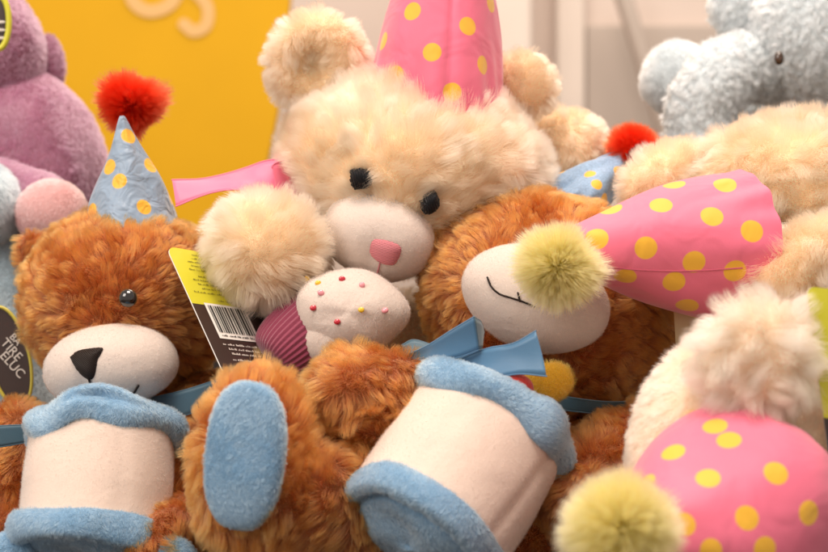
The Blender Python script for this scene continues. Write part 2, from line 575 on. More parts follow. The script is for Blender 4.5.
def fur(o, mat, dens, L, dia=0.00016, clump=0.5, csize=0.004, lay=None, layamt=0.3, mess=0.3, curl=0.0, K=5, cull=-0.45,
        seed=1, lvar=0.25, own=0.18, mask=None, swirl=0.0, steps=2, droop=0.0, tip=0.25, lfun=None, fine=0.0):
    """grow a real hair coat on a mesh; strands computed here, dens per cm2, lengths in metres"""
    r = np.random.default_rng(seed)
    V, T, NV = world_tris(o)
    A, B, C = V[T[:, 0]], V[T[:, 1]], V[T[:, 2]]
    cr = np.cross(B - A, C - A)
    ar = np.linalg.norm(cr, axis=1) / 2
    cen = (A + B + C) / 3
    view = unit(np.array([0, 0, CAMZ]) - cen)
    facing = (unit(cr) * view).sum(1)
    w = ar * (facing > cull)
    N = int(w.sum() * 1e4 * dens * FUR)
    if N < 10:
        return
    ti = r.choice(len(T), N, p=w / w.sum())
    u, v = r.random(N), r.random(N)
    f = u + v > 1; u[f] = 1 - u[f]; v[f] = 1 - v[f]
    wts = np.stack([1 - u - v, u, v], 1)[..., None]
    p = (V[T[ti]] * wts).sum(1)
    n = unit((NV[T[ti]] * wts).sum(1))
    if mask is not None:
        k = mask(p)
        p, n = p[k], n[k]; N = len(p)
    inv, nc = worley(p, csize, seed)
    cnt = np.bincount(inv, minlength=nc)[:, None]
    g0 = np.stack([np.bincount(inv, p[:, k], nc) for k in range(3)], 1) / cnt
    gn = unit(np.stack([np.bincount(inv, n[:, k], nc) for k in range(3)], 1))

    def comb(q, nn):
        d = np.zeros_like(q)
        if lay is not None:
            d = d + np.asarray(lay(q) if callable(lay) else lay, float)
        if swirl:
            d = d + swirl * nz(q, 14, seed + 77, 2)
        d = d - nn * (d * nn).sum(1)[:, None]
        return nn * (1 - layamt) + d * layamt

    gd = unit(comb(g0, gn) + r.normal(size=(nc, 3)) * mess)
    gl = L * (1 + lvar * (r.random(nc) * 2 - 1))
    if lfun is not None:
        gl = gl * lfun(g0)
    # keep guides out of the skin
    dn = (gd * gn).sum(1)
    gd = unit(gd + gn * np.maximum(0, 0.18 - dn)[:, None])
    sd = unit(comb(p, n) + (gd[inv] - gn[inv]) * 0.35 + r.normal(size=(N, 3)) * own)
    sl = gl[inv] * (0.72 + 0.4 * r.random(N))
    t = np.linspace(0, 1, K)
    own_path = p[:, None] + sd[:, None] * (sl[:, None] * t)[..., None]
    gp = g0[inv][:, None] + gd[inv][:, None] * (gl[inv][:, None] * t)[..., None]
    if fine:
        i2, m2 = worley(p, csize * 0.42, seed + 9)
        c2 = np.bincount(i2, minlength=m2)[:, None]
        q0 = np.stack([np.bincount(i2, p[:, k], m2) for k in range(3)], 1) / c2
        qd = unit(np.stack([np.bincount(i2, sd[:, k], m2) for k in range(3)], 1) + r.normal(size=(m2, 3)) * 0.16)
        ql = np.bincount(i2, sl, m2) / c2[:, 0] * (0.85 + 0.3 * r.random(m2))
        g2 = q0[i2][:, None] + qd[i2][:, None] * (ql[i2][:, None] * t)[..., None]
        w2 = np.clip(fine * t ** 1.1, 0, .95)[None, :, None]
        own_path = own_path * (1 - w2) + g2 * w2
    wt = (clump * (0.75 + 0.5 * r.random(N))[:, None] * (t ** 1.2)[None])
    wt = np.clip(wt, 0, 0.95)[..., None]
    X = own_path * (1 - wt) + gp * wt
    if curl:
        ph = r.random(nc) * 6.283
        side = unit(np.cross(gd, r.normal(size=(nc, 3))))
        side2 = np.cross(gd, side)
        a = ph[inv][:, None] + t[None] * 4.2 + r.random(N)[:, None] * 0.9
        X = X + curl * t[None, :, None] * (np.cos(a)[..., None] * side[inv][:, None] + np.sin(a)[..., None] * side2[inv][:, None])
    if droop:
        X[..., 2] -= droop * sl[:, None] * t[None] ** 2
    cd = bpy.data.hair_curves.new('fur')
    cd.add_curves([K] * N)
    cd.attributes['position'].data.foreach_set('vector', (X - wloc(o)).astype(np.float32).ravel())
    co = bpy.data.objects.new('fur', cd)
    co.parent = o
    COL.objects.link(co)
    cd.surface = o
    o.data.materials.append(mat)
    FURLIST.append((o, co, len(o.data.materials), dia, tip, steps))


def grow_all():
    """hand the computed strands to hair systems on their own meshes"""
    bpy.context.view_layer.update()
    for o, co, slot, dia, tip, steps in FURLIST:
        with bpy.context.temp_override(object=co, active_object=co, selected_objects=[co], selected_editable_objects=[co]):
            bpy.ops.curves.convert_to_particle_system()
        st = o.particle_systems[-1].settings
        st.material = slot
        st.radius_scale = 1.0
        st.root_radius = dia * 2
        st.tip_radius = dia * 2 * tip
        st.shape = 0.0
        st.render_step = steps
        st.display_step = 2
        cd = co.data
        bpy.data.objects.remove(co)
        bpy.data.hair_curves.remove(cd)


# fur recipes
VEL = dict(clump=0.22, layamt=0.5, mess=0.10, own=0.24, swirl=0.9)

def f_cream(o, seed, L=0.0125, **k):
    a = dict(dens=260, L=L, dia=0.00012, clump=0.4, fine=0.4, csize=0.009, mess=0.22, layamt=0.42, lay=(0, 0, -0.6), swirl=0.8, curl=0.0006, seed=seed, own=0.22, K=6)
    a.update(k); fur(o, MT['cream'], **a)


def f_pale(o, seed, L=0.006, **k):
    a = dict(dens=420, L=L, dia=0.00010, clump=0.3, csize=0.004, mess=0.2, layamt=0.5, lay=(-.3, 0, -.5), swirl=0.6, curl=0.0003, seed=seed)
    a.update(k); fur(o, MT['pale'], **a)


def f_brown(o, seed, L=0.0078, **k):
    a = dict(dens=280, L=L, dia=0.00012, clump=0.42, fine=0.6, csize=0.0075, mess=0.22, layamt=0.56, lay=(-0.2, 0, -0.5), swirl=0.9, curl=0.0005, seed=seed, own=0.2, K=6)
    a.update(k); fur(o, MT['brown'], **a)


def f_short(o, mat, seed, L=0.0016, dens=600, **k):
    a = dict(dens=dens, L=L, dia=0.00009, clump=0.25, csize=0.0024, mess=0.2, layamt=0.55, lay=(.2, 0, -.6), swirl=0.7, seed=seed, K=3, steps=1, own=0.22)
    a.update(k); fur(o, MT[mat], **a)


def pompom(name, parent, c, rpx, kind, seed, core=0.38, dens=2000):
    o = blob(name, parent, c, (rpx * core,) * 3, MT[kind + '_skin'], n=4, lump=0)
    L = M(rpx * (1 - core) * 1.0, c[2])
    fur(o, MT[kind], dens=dens, L=L, dia=0.00013, clump=0.4, csize=0.0011, mess=0.14, layamt=0.0, seed=seed, own=0.12, lvar=0.16, cull=-2, K=4, tip=0.35, lfun=lambda q: 1 + .22 * nz(q, 60, seed, 2)[:, 0])
    return o


def cone_hat(name, parent, base, apex, rbase, ncol, dots, drad, seed, bulge=0.12, glitter=False, creases=0.004, col=C_PINK, tipr=0.05, extra=True, crush=(40, .38), rough=.58):
    b, a = np.asarray(base), np.asarray(apex)
    h = np.linalg.norm(a - b)
    ts = np.linspace(0, 1, 9)
    prof = [(rbase * ((1 - t) * (1 + bulge * 4 * t * (1 - t) / 1.0) + tipr * t), t * h) for t in ts] + [(1e-5, h * 1.004)]
    rr = np.random.default_rng(seed)
    ph = rr.random(4) * 6.28

    def df(TH, R, H):
        pk = np.clip(1 - H / h / .3, 0, 1)
        k = pk * (np.sin(TH * 17 + ph[2]) * .28 + np.sin(TH * 11 + ph[0] + H / h * 8) * .3) + np.sin(TH * 3 + ph[0] + H / h * 3) * 0.5 + np.sin(TH * 5 + ph[1] - H / h * 5) * 0.35 + np.sin(TH * 2 + ph[2] + H / h * 9) * 0.4
        R2 = R + creases * k * (R / rbase) ** 0.6
        # sewn seam: a shallow valley
        d = np.angle(np.exp(1j * (TH - ph[3])))
        R2 = R2 - creases * 0.8 * np.exp(-(d / 0.06) ** 2) * (R > rbase * 0.03)
        return R2, H
    o = lathe(name, parent, b, a - b, prof, None, nseg=120, nprof=60, deform=df)
    o.data.materials.clear()
    org = wloc(o)
    pts = []
    for px, py in dots:
        q, nn = on(o, px, py)
        pts.append((q - org, M(drad, q[1])))
    if extra:
        V, T, NV = world_tris(o)
        view = unit(np.array([0, 0, CAMZ]) - V)
        back = V[(NV * view).sum(1) < -0.05] - org
        rr.shuffle(back)
        gap = np.mean([r for _, r in pts]) * 3.6
        for q in back:
            if len(pts) > 34:
                break
            if all(np.linalg.norm(q - p) > gap for p, _ in pts):
                pts.append((q, pts[0][1]))
    o.data.materials.append(dotted(name + '_print', col, C_YEL, pts, drad, glitter, rough, crush))
    return o


def patch(name, parent, o, outline, mat, h=0.0012, jag=0.0, seed=0, rings=8, npts=56, sink=0.0004, lift=0.0):
    """padded shape lying on surface o; outline in photo pixels around its centre"""
    out = catmull([(a, b, 0) for a, b in outline + outline[:1]], npts + 1)[:-1, :2]
    r = np.random.default_rng(seed)
    c = out.mean(0)
    if jag:
        out = c + (out - c) * (1 + jag * r.normal(size=(npts, 1)))
    V = []
    q, n = on(o, *c); V.append(q + n * (h + lift))
    for k in range(1, rings + 1):
        s = k / rings
        for x in out:
            q, n = on(o, *(c + (x - c) * s))
            V.append(q + n * (h * (1 - s ** 3) + lift - sink * (s > 0.99)))
    F = [(0, 1 + j, 1 + (j + 1) % npts) for j in range(npts)]
    for k in range(rings - 1):
        for j in range(npts):
            m = (j + 1) % npts
            F.append((1 + k * npts + j, 1 + (k + 1) * npts + j, 1 + (k + 1) * npts + m, 1 + k * npts + m))
    return mesh_obj(name, V, F, mat, parent)


def stroke(name, parent, o, pts, mat, r=0.0005, lift=0.0003, n=24):
    c = catmull([(a, b, 0) for a, b in pts], n)[:, :2]
    path = np.array([on(o, *x, lift=lift)[0] for x in c])
    V, F = tube(path, np.full(len(path), r), 8)
    return mesh_obj(name, V, F, mat, parent)


def strip(name, parent, A, B, mat, n=28, m=7, thick=0.0003, sag=0.0, seed=0, wrinkle=0.0):
    """ribbon between two edge curves given as world points"""
    a, b = catmull(A, n), catmull(B, n)
    t = np.linspace(0, 1, m)[None, :, None]
    G = a[:, None] * (1 - t) + b[:, None] * t
    nn = np.cross(np.gradient(G, axis=0), np.gradient(G, axis=1)); nn = unit(nn)
    G = G + nn * (sag * np.sin(math.pi * t))
    if wrinkle:
        G = G + nn * (nz(G.reshape(-1, 3), 30, seed, 2)[:, :1].reshape(n, m, 1) * wrinkle)
    V1 = G.reshape(-1, 3); V2 = (G - nn * thick).reshape(-1, 3)
    V = np.vstack([V1, V2]); K = n * m
    F = []
    for i in range(n - 1):
        for j in range(m - 1):
            q = (i * m + j, i * m + j + 1, (i + 1) * m + j + 1, (i + 1) * m + j)
            F.append(q); F.append(tuple(K + x for x in q[::-1]))
    rim = [i * m for i in range(n)] + [(n - 1) * m + j for j in range(1, m)] + [i * m + m - 1 for i in range(n - 2, -1, -1)] + [j for j in range(m - 2, 0, -1)]
    for x, y in zip(rim, rim[1:] + rim[:1]):
        F.append((x, y, K + y, K + x))
    for j in (0, m - 1):                                        # woven selvage along both edges
        Vt, Ft = tube(G[:, j], np.full(n, .00038), 8)
        k = len(V); V = np.vstack([V, Vt]); F += [tuple(k + q for q in f_) for f_ in Ft]
    return mesh_obj(name, V, F, mat, parent)


def PP(l):
    return [P(*x) for x in l]


def box(name, lo, hi, mat, parent=None, bevel=0.0):
    lo, hi = np.array(lo, float), np.array(hi, float)
    bm = bmesh.new()
    bmesh.ops.create_cube(bm, size=1)
    for v in bm.verts:
        v.co = Vector((lo + hi) / 2) + Vector((v.co.x * (hi - lo)[0], v.co.y * (hi - lo)[1], v.co.z * (hi - lo)[2]))
    if bevel:
        bmesh.ops.bevel(bm, geom=bm.edges[:], offset=bevel, segments=3, affect='EDGES', profile=0.5)
    V = np.array([v.co[:] for v in bm.verts]); bm.verts.index_update()
    F = [[v.index for v in f.verts] for f in bm.faces]
    bm.free()
    return mesh_obj(name, V, F, mat, parent, smooth=False)


def text_mesh(name, txt, size, origin, U, Vup, mat, parent, depth=0.0002, align='LEFT'):
    """lettering laid out along U with its upright along Vup (world unit vectors)"""
    cu = bpy.data.curves.new(name, 'FONT')
    cu.body = txt; cu.size = size; cu.extrude = depth; cu.align_x = align
    tmp = bpy.data.objects.new(name, cu)
    COL.objects.link(tmp)
    dg = bpy.context.evaluated_depsgraph_get()
    me = bpy.data.meshes.new_from_object(tmp.evaluated_get(dg))
    V = np.array([v.co[:] for v in me.vertices]); F = [list(p.vertices) for p in me.polygons]
    bpy.data.objects.remove(tmp); bpy.data.meshes.remove(me)
    U = unit(np.asarray(U, float)); Vup = np.asarray(Vup, float); Nn = unit(np.cross(U, Vup)); Vup = unit(Vup)
    Wd = np.asarray(origin) + V[:, :1] * U + V[:, 1:2] * Vup + V[:, 2:3] * Nn
    return mesh_obj(name, Wd, F, mat, parent, smooth=False)


# ================================================================== the setting
wallm = plain('wall_paint', (0.64, 0.54, 0.48, 1), rough=0.8)
palem = plain('pale_panel', (0.72, 0.63, 0.56, 1), rough=0.6)
greym = plain('grey_panel', (0.46, 0.39, 0.34, 1), rough=0.7)
floorm = plain('shop_floor', (0.35, 0.29, 0.24, 1), rough=0.4)
clothm = fabric('dark_cloth', (0.035, 0.025, 0.022, 1), big=0.3)

f = box('floor', (-4, -2.5, -0.80), (4, 5, -0.75), floorm); f['kind'] = 'structure'
f = box('wall', (-4, 2.9, -0.75), (4, 3.0, 2.6), wallm); f['kind'] = 'structure'


def wx(px, y):
    return (px - 414) * PXM * y


def wz(py, y):
    return CAMZ - (py - 276) * PXM * y


# shop fittings seen out of focus: a pale post, a recessed grey panel and a slanted beam
pst = box('wall_post', (wx(478, 2.7), 2.60, -0.75), (wx(528, 2.7), 2.72, 2.2), palem, bevel=0.01); pst['kind'] = 'structure'
pst = box('wall_panel', (wx(556, 2.85), 2.84, -0.75), (wx(585, 2.85), 2.899, 2.2), palem, bevel=0.008); pst['kind'] = 'structure'
pst = box('wall_recess_panel', (wx(585, 2.86) + 0.003, 2.87, wz(150, 2.86)), (wx(840, 2.86), 2.898, wz(24, 2.86)), greym, bevel=0.004); pst['kind'] = 'structure'
bA, bB = P(618, -20, 2.75), P(672, 150, 2.75)
V, F = tube([bA, (bA + bB) / 2, bB], [M(9, 2.75)] * 3, 12)
bm_ = mesh_obj('wall_brace', V, F, greym); bm_['kind'] = 'structure'

table = box('display_table', (-0.75, 0.42, 0.10), (0.75, 0.96, 0.13), clothm, bevel=0.006); table['kind'] = 'structure'
riser = box('display_riser', (-0.75, 0.965, -0.75), (0.75, 1.45, 0.332), clothm, bevel=0.006); riser['kind'] = 'structure'
skirt = box('display_table_skirt', (-0.73, 0.44, -0.75), (0.73, 0.95, 0.099), clothm); skirt['kind'] = 'structure'

# yellow sign with its lettering: a board with a large rounded lower right corner
SY = 1.95
ym = plain('yellow_board', (0.70, 0.37, 0.004, 1), rough=0.6, spec=.2)
sgn = thing('yellow_sign', 'large yellow sign board with pale lettering behind the toys', 'sign', P(80, 330, SY))
prof = [(-260, -160), (296, -160), (292, -40), (288, 20), (282, 80), (274, 130), (262, 180), (246, 225), (220, 262), (180, 290), (120, 305), (-260, 312)]
pp = catmull([(a, b, 0) for a, b in prof[1:]], 60)[:, :2].tolist()
pp = [prof[0]] + pp
n = len(pp)
V = [P(a, b, SY) for a, b in pp] + [P(a, b, SY) + np.array([0, 0.03, 0]) for a, b in pp]
F = [tuple(range(n)), tuple(range(2 * n - 1, n - 1, -1))] + [(i, i + n, (i + 1) % n + n, (i + 1) % n) for i in range(n)]
mesh_obj('board', V, F, ym, sgn, smooth=False)
letm = plain('peach_lettering', (0.76, 0.46, 0.18, 1), rough=0.6, spec=.2)
a = math.radians(-22)
U_, V_ = np.array([math.cos(a), 0, math.sin(a)]), np.array([-math.sin(a), 0, math.cos(a)])
ox = P(128, 12, SY - 0.003)


def ring_letter(name, pts, w):
    p = catmull([(x, y, 0) for x, y in pts], 60)[:, :2]
    tn = unit(np.gradient(p, axis=0)); nn = np.stack([-tn[:, 1], tn[:, 0]], 1)
    L_, R_ = p + nn * w, p - nn * w
    V = [P(x, y, SY - 0.002) for x, y in np.vstack([L_, R_])]
    F = [(i, i + 1, 60 + i + 1, 60 + i) for i in range(59)]
    for e, d in () if pts[0] == pts[-1] else ((0, -1), (59, 1)):
        k = len(V)
        V += [P(*(p[e] + w * (math.cos(q) * nn[e] + d * math.sin(q) * tn[e])), SY - 0.002) for q in np.linspace(0, math.pi, 12)]
        F.append(tuple(range(k, k + 12)))
    return mesh_obj(name, V, F, letm, sgn, smooth=False)


ring_letter('lettering', [(160, -46), (177, -36), (180, -16), (170, 4), (150, 11), (134, 2), (131, -16), (141, -38), (160, -46)], 6.5)
ring_letter('lettering', [(184, 24), (194, 31), (206, 25), (208, 8), (200, -4), (190, -14), (192, -32), (206, -38), (218, -30)], 6)

def muz_shape(x0, dep=.13, w=.16):
    def fn(V):
        V = V.copy()
        f = np.clip(-V[:, 1], 0, 1)
        dn = np.clip((.25 - V[:, 2]) / .9, 0, 1)
        V = V * (1 - dep * np.exp(-((V[:, 0] - x0) / w) ** 2) * dn * f)[:, None]
        V[:, 0] *= 1 + .06 * np.clip(-V[:, 2], 0, 1)
        return V
    return fn


# ================================================================== toys at the back
# purple plush
t = thing('plush_toy', 'purple short pile plush toy with a pink foot at left edge', 'plush toy', P(0, 305, .98))
o = blob('torso', t, (-4, 182, .98), (108, 80, 122), MT['purple_skin'], seed=3); f_short(o, 'purple', 31, L=0.0028, dens=260, csize=0.003, dia=.00015)
o = blob('head', t, (-32, 52, .97), (76, 66, 74), MT['purple_skin'], seed=4); f_short(o, 'purple', 32, L=0.0028, dens=260, csize=0.003, dia=.00015)
o = blob('ear', t, (50, 62, .99), (14, 14, 27), MT['purple_skin'], roll=-6, seed=5); f_short(o, 'purple', 33, L=0.0026, dens=300, dia=.00015)
o = limb('leg', t, [(-40, 190, .94, 40), (0, 200, .925, 40), (38, 208, .91, 36)], MT['purple_skin'], seed=6); f_short(o, 'purple', 34, L=0.0028, dens=260, csize=0.003, dia=.00015)
o = blob('foot_pad', t, (52, 214, .885), (37, 28, 35), MT['pinkfoot_skin'], seed=7); f_short(o, 'pinkfoot', 35, L=0.0017, dens=560)
lt = thing('swing_tag', 'round dark tag with a yellow rim on the purple plush', 'tag', P(-2, 48, .895))
V, F = tube(catmull(PP([(-2 + 11 * math.cos(x), 22 + 27 * math.sin(x), .893) for x in np.linspace(0, 6.283, 17)]), 60), np.full(60, M(3, .89)), 10)
mesh_obj('rim', V, F, MT['lime'], lt)
o = blob('card', lt, (-2, 22, .8935), (10.5, .8, 26.5), MT['dark_card'], n=4, lump=0)
for q in range(3):
    blob('print', lt, (0, 22 + q * 8, .8925), (6, .5, 1.6), MT['pale_ink'], n=2, lump=0)

# slate plush at left edge
t = thing('plush_toy', 'slate blue plush toy squeezed behind a brown bear at left edge', 'plush toy', P(-8, 470, .92))
o = blob('torso', t, (-14, 400, .915), (66, 60, 215), MT['slate_skin'], seed=8); f_short(o, 'slate', 41, L=0.003, dens=260, csize=0.003, dia=.00015)
o = blob('head', t, (-22, 205, .89), (44, 44, 44), MT['slate_skin'], seed=9); f_short(o, 'slate', 42, L=0.0045, dens=260, csize=0.0035, dia=.00015)

# pale grey-blue bear top right
t = thing('teddy_bear', 'pale grey blue teddy bear with woolly fleece at top right', 'teddy bear', P(800, 160, 1.0))
GB = dict(L=0.0055, dens=230, dia=.00016, clump=.6, csize=.0042, curl=.0016, K=5, steps=2, mess=.5)
o = blob('head', t, (832, 34, .96), (84, 76, 80), MT['grey_skin'], seed=21); f_short(o, 'grey', 51, **GB)
hd = o
o = blob('torso', t, (800, 180, 1.04), (95, 70, 116), MT['grey_skin'], seed=22); f_short(o, 'grey', 52, **GB)
o = limb('arm', t, [(772, 72, .965, 30), (738, 68, .955, 33), (706, 98, .95, 34), (698, 145, .95, 33)], MT['grey_skin'], seed=23); f_short(o, 'grey', 53, **GB)
o = blob('paw', t, (679, 80, 1.0), (37, 34, 37), MT['grey_skin'], seed=24); f_short(o, 'grey', 54, L=.004, dens=260, dia=.00016, csize=.004)
o = blob('ear', t, (741, 10, .975), (30, 22, 30), MT['grey_skin'], seed=25); f_short(o, 'grey', 55, **GB)
o = blob('eye', t, (779, 58, .918), (5, 5, 7), plain('brown_eye', (0.05, 0.022, 0.008, 1), rough=0.1, coat=1), lump=0, n=4)

# ================================================================== left brown bear
t = thing('teddy_bear', 'brown teddy bear wearing a blue dotted hat with red pompom, dark nose showing', 'teddy bear', P(105, 640, .80))
LB = t
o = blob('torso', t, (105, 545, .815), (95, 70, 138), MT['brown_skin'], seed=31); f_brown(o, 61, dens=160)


def lay_face(cx, cy, y, k=1.0, down=-0.2):
    c = P(cx, cy, y)
    def fn(q):
        d = q - c
        d[:, 1] = 0
        return unit(d) * k + np.array([0, 0, down])
    return fn


o = blob('head', t, (128, 302, .80), (100, 88, 94), MT['brown_skin'], seed=32, lump=0.03); f_brown(o, 62, lay=lay_face(110, 350, .80), layamt=.5)
hd = o
o = blob('ear', t, (40, 258, .83), (20, 16, 26), MT['brown_skin'], roll=-30, seed=33); f_brown(o, 63)
mz = blob('muzzle', t, (111, 366, .756), (67, 50, 42), MT['muz_skin'], roll=-6, seed=34, lump=0.03, deform=muz_shape(-.30)); f_short(mz, 'muz', 64, L=.0011, dens=260, dia=.00005, **VEL)
patch('nose', t, mz, [(70, 357), (78, 351), (90, 348.5), (103, 348.5), (98, 360), (94, 377), (87, 379), (77, 370)], MT['brown_thread'], h=.0016, jag=.012, seed=2, lift=.0006)
stroke('mouth', t, mz, [(89, 376), (91, 384), (91, 393), (94, 398), (104, 402), (122, 400), (132, 394), (138, 385)], MT['brown_thread'], r=.0006, lift=.0008)
q, nn = on(hd, 128, 298)
eo = blob('eye', t, (128, 298, q[1] - .0075), (9.5, 8, 9.5), MT['eye_plastic'], lump=0, n=4)
ht = cone_hat('party_hat', t, P(134, 246, .80), P(122, 117, .79), M(52, .80), None,
              [(129, 136), (151, 165), (119, 181), (102, 164), (144, 207), (170, 197), (92, 211)], 8, 5, bulge=.15, col=(0.25, 0.33, 0.43, 1), creases=.0026, crush=(95, .55), rough=.38)
pompom('pompom', ht, (131, 106, .808), 35, 'red', 66)
o = limb('arm', t, [(18, 430, .775, 28), (6, 480, .765, 33), (14, 520, .755, 26)], MT['brown_skin'], seed=35); f_brown(o, 67)
o = limb('arm', t, [(205, 400, .80, 30), (200, 445, .765, 36), (172, 470, .74, 26)], MT['brown_skin'], seed=36); f_brown(o, 68)
o = limb('leg', t, [(215, 515, .74, 36), (170, 530, .70, 24), (150, 555, .69, 26)], MT['brown_skin'], seed=37); f_brown(o, 69)
o = blob('foot_pad', t, (166, 566, .685), (34, 14, 32), MT['blue_skin'], seed=38); f_short(o, 'blue', 70)
o = blob('foot_pad', t, (6, 562, .69), (30, 14, 30), MT['blue_skin'], seed=39); f_short(o, 'blue', 71)
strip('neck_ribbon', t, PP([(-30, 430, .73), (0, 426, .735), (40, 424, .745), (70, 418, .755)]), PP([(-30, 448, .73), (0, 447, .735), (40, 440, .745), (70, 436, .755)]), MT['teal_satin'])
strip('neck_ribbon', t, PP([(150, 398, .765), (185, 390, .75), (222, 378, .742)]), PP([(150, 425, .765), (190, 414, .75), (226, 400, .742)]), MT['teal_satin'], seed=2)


# ================================================================== plush birthday cakes
def fold(TH, c, w):
    d = np.angle(np.exp(1j * (TH - c)))
    return np.exp(-(d / w) ** 2)


def cake(label, base, centre, axis, R, H, seed, parts, creases, frost_shape=None, pleat=0.0):
    t = thing('plush_cake', label, 'plush cake', base)
    rr = np.random.default_rng(seed); ph = rr.random(6) * 6.28
    T_ = M(98, centre[1]) * 1.06
    ot_, ob_ = (H - T_) * .5, -(H - T_) * .5      # trims keep their own size on a taller cake
    e1, e2, a = basis(axis)
    cw = -np.array([0, 1, 0.]); thc = math.atan2(cw @ e2, cw @ e1)       # angle facing the viewer

    def df_band(TH, R_, H_):
        k = np.sin(2 * TH + ph[0]) * .012 + np.sin(3 * TH + ph[1] + H_ / H * 3) * .012
        for dth, wd, amp, slope in creases:
            k = k - amp * fold(TH, thc + dth + slope * H_ / H, wd)
        return R_ * (1 + k), H_ + .015 * H * np.sin(TH + ph[2])
    o = lathe('sponge', t, centre, axis, [(R * .9, -H * .5), (R * .985, -H * .43), (R * 1.0, -H * .2), (R * 1.01, 0), (R * 1.0, H * .2), (R * .985, H * .43), (R * .9, H * .5)],
              MT['band_skin'], deform=df_band, nseg=140)
    f_short(o, 'band', seed + 1, L=.0010, dens=200, dia=.00005, cull=-.25, **VEL)

    def df_frost(TH, R_, H_):
        edge = np.clip((T_ * .62 - H_ + ot_) / (T_ * .25), 0, 1)
        w = frost_shape(TH - thc) if frost_shape else np.sin(3 * TH + ph[3]) * .06
        k = .03 * np.sin(4 * TH + ph[4]) + .025 * np.sin(7 * TH + ph[5] + (H_ - ot_) / T_ * 4)
        up = np.clip(((H_ - ot_) / T_ - .36) / .3, 0, 1)
        d0 = np.angle(np.exp(1j * (TH - thc)))
        dent = pleat * np.exp(-((d0 - .12) / .38) ** 2 - (((H_ - ot_) / T_ - .60) / .055) ** 2)
        return R_ * (1 + k + 0.10 * np.clip(w, -.1, .4) * up - dent), H_ + T_ * (w * (.12 + .75 * up) + .04 * np.sin(5 * TH + ph[3]) * edge)
    o = lathe('frosting', t, centre, axis, [(R * .93, ot_ + T_ * .36), (R * 1.0, ot_ + T_ * .34), (R * 1.075, ot_ + T_ * .42), (R * 1.095, ot_ + T_ * .55), (R * 1.03, ot_ + T_ * .68), (R * .85, ot_ + T_ * .74), (R * .45, ot_ + T_ * .72), (0, ot_ + T_ * .70)],
              MT['blue_skin'], deform=df_frost, nseg=140, lump=.0012, seed=seed)
    f_short(o, 'blue', seed + 2, L=.0018, dens=560, cull=-.25)

    def df_base(TH, R_, H_):
        k = .02 * np.sin(3 * TH + ph[1]) + .014 * np.sin(6 * TH + ph[2])
        return R_ * (1 + k), H_ + T_ * .02 * np.sin(2 * TH + ph[5]) + .0012 * np.sin(3 * TH + ph[0] + R_ / R * 4) * np.exp(-((R_ - R * .45) / (R * .25)) ** 2)
    o = lathe('base_roll', t, centre, axis, [(R * .92, ob_ - T_ * .36), (R * 1.01, ob_ - T_ * .345), (R * 1.06, ob_ - T_ * .42), (R * 1.065, ob_ - T_ * .52), (R * 1.03, ob_ - T_ * .61), (R * .94, ob_ - T_ * .635), (R * .87, ob_ - T_ * .615), (R * .82, ob_ - T_ * .58),
                                             (R * .79, ob_ - T_ * .59), (R * .73, ob_ - T_ * .63), (R * .55, ob_ - T_ * .665), (R * .3, ob_ - T_ * .675), (0, ob_ - T_ * .675)],
              MT['blue_skin'], deform=df_base, nseg=140, nprof=64, lump=.0009, seed=seed + 1)
    f_short(o, 'blue', seed + 3, L=.0017, dens=560, cull=-.25)
    return t, (e1, e2, a)


def frost_left(d):
    d = np.angle(np.exp(1j * d))
    return .05 * np.sin(3 * d + 1.2) + .03 * np.exp(-((d - .1) / .4) ** 2) - .05


ck1, fr1 = cake('blue and white plush cake hugged by the bear at left, no candle showing', P(98, 552, .71), P(98, 486, .715), (.03, .42, .91), M(73, .715), M(117, .715), 101, None,
                [(-.35, .10, .012, .1), (.5, .12, .01, -.2)], frost_left, pleat=.15)


def frost_mid(d):
    d = np.angle(np.exp(1j * d))
    return .06 * np.sin(3 * d + .5) - .05 * np.exp(-((d - .15) / .16) ** 2)


ck2, fr2 = cake('blue and white plush cake lying tipped in front, its round base toward the viewer', P(430, 560, .66), P(455, 480, .675), (.494, .50, .71), M(85, .675), M(135, .675), 111, None,
                [(.75, .10, .035, .25), (-.5, .12, .012, .2)], frost_mid)
o = blob('berry', ck2, (516, 387, .675), (18, 15, 14), MT['redfelt'], roll=20, lump=.02)
o = blob('candle_flame', ck2, (546, 384, .695), (28, 15, 20), MT['gold_skin'], roll=-18, lump=.05); f_short(o, 'gold', 121, L=.0022, dens=320, mess=.2)

# ================================================================== centre cream bear
t = thing('teddy_bear', 'cream teddy bear sitting upright in a pink dotted hat, pink stitched nose', 'teddy bear', P(400, 560, .84))
o = blob('torso', t, (395, 475, .85), (105, 70, 182), MT['cream_skin'], seed=41); f_cream(o, 130, dens=110)
hd = blob('head', t, (407, 170, .825), (124, 108, 96), MT['cream_skin'], roll=10, seed=42, lump=.035)
f_cream(hd, 131, L=.0125, lay=lay_face(392, 225, .825, .9, -.1), layamt=.42)


def ear_cup(V):
    V = V.copy()
    f = np.clip(-V[:, 1], 0, 1)
    rr = np.sqrt(V[:, 0] ** 2 + V[:, 2] ** 2)
    V[:, 1] += 0.75 * f * np.exp(-(rr / .6) ** 2)
    return V


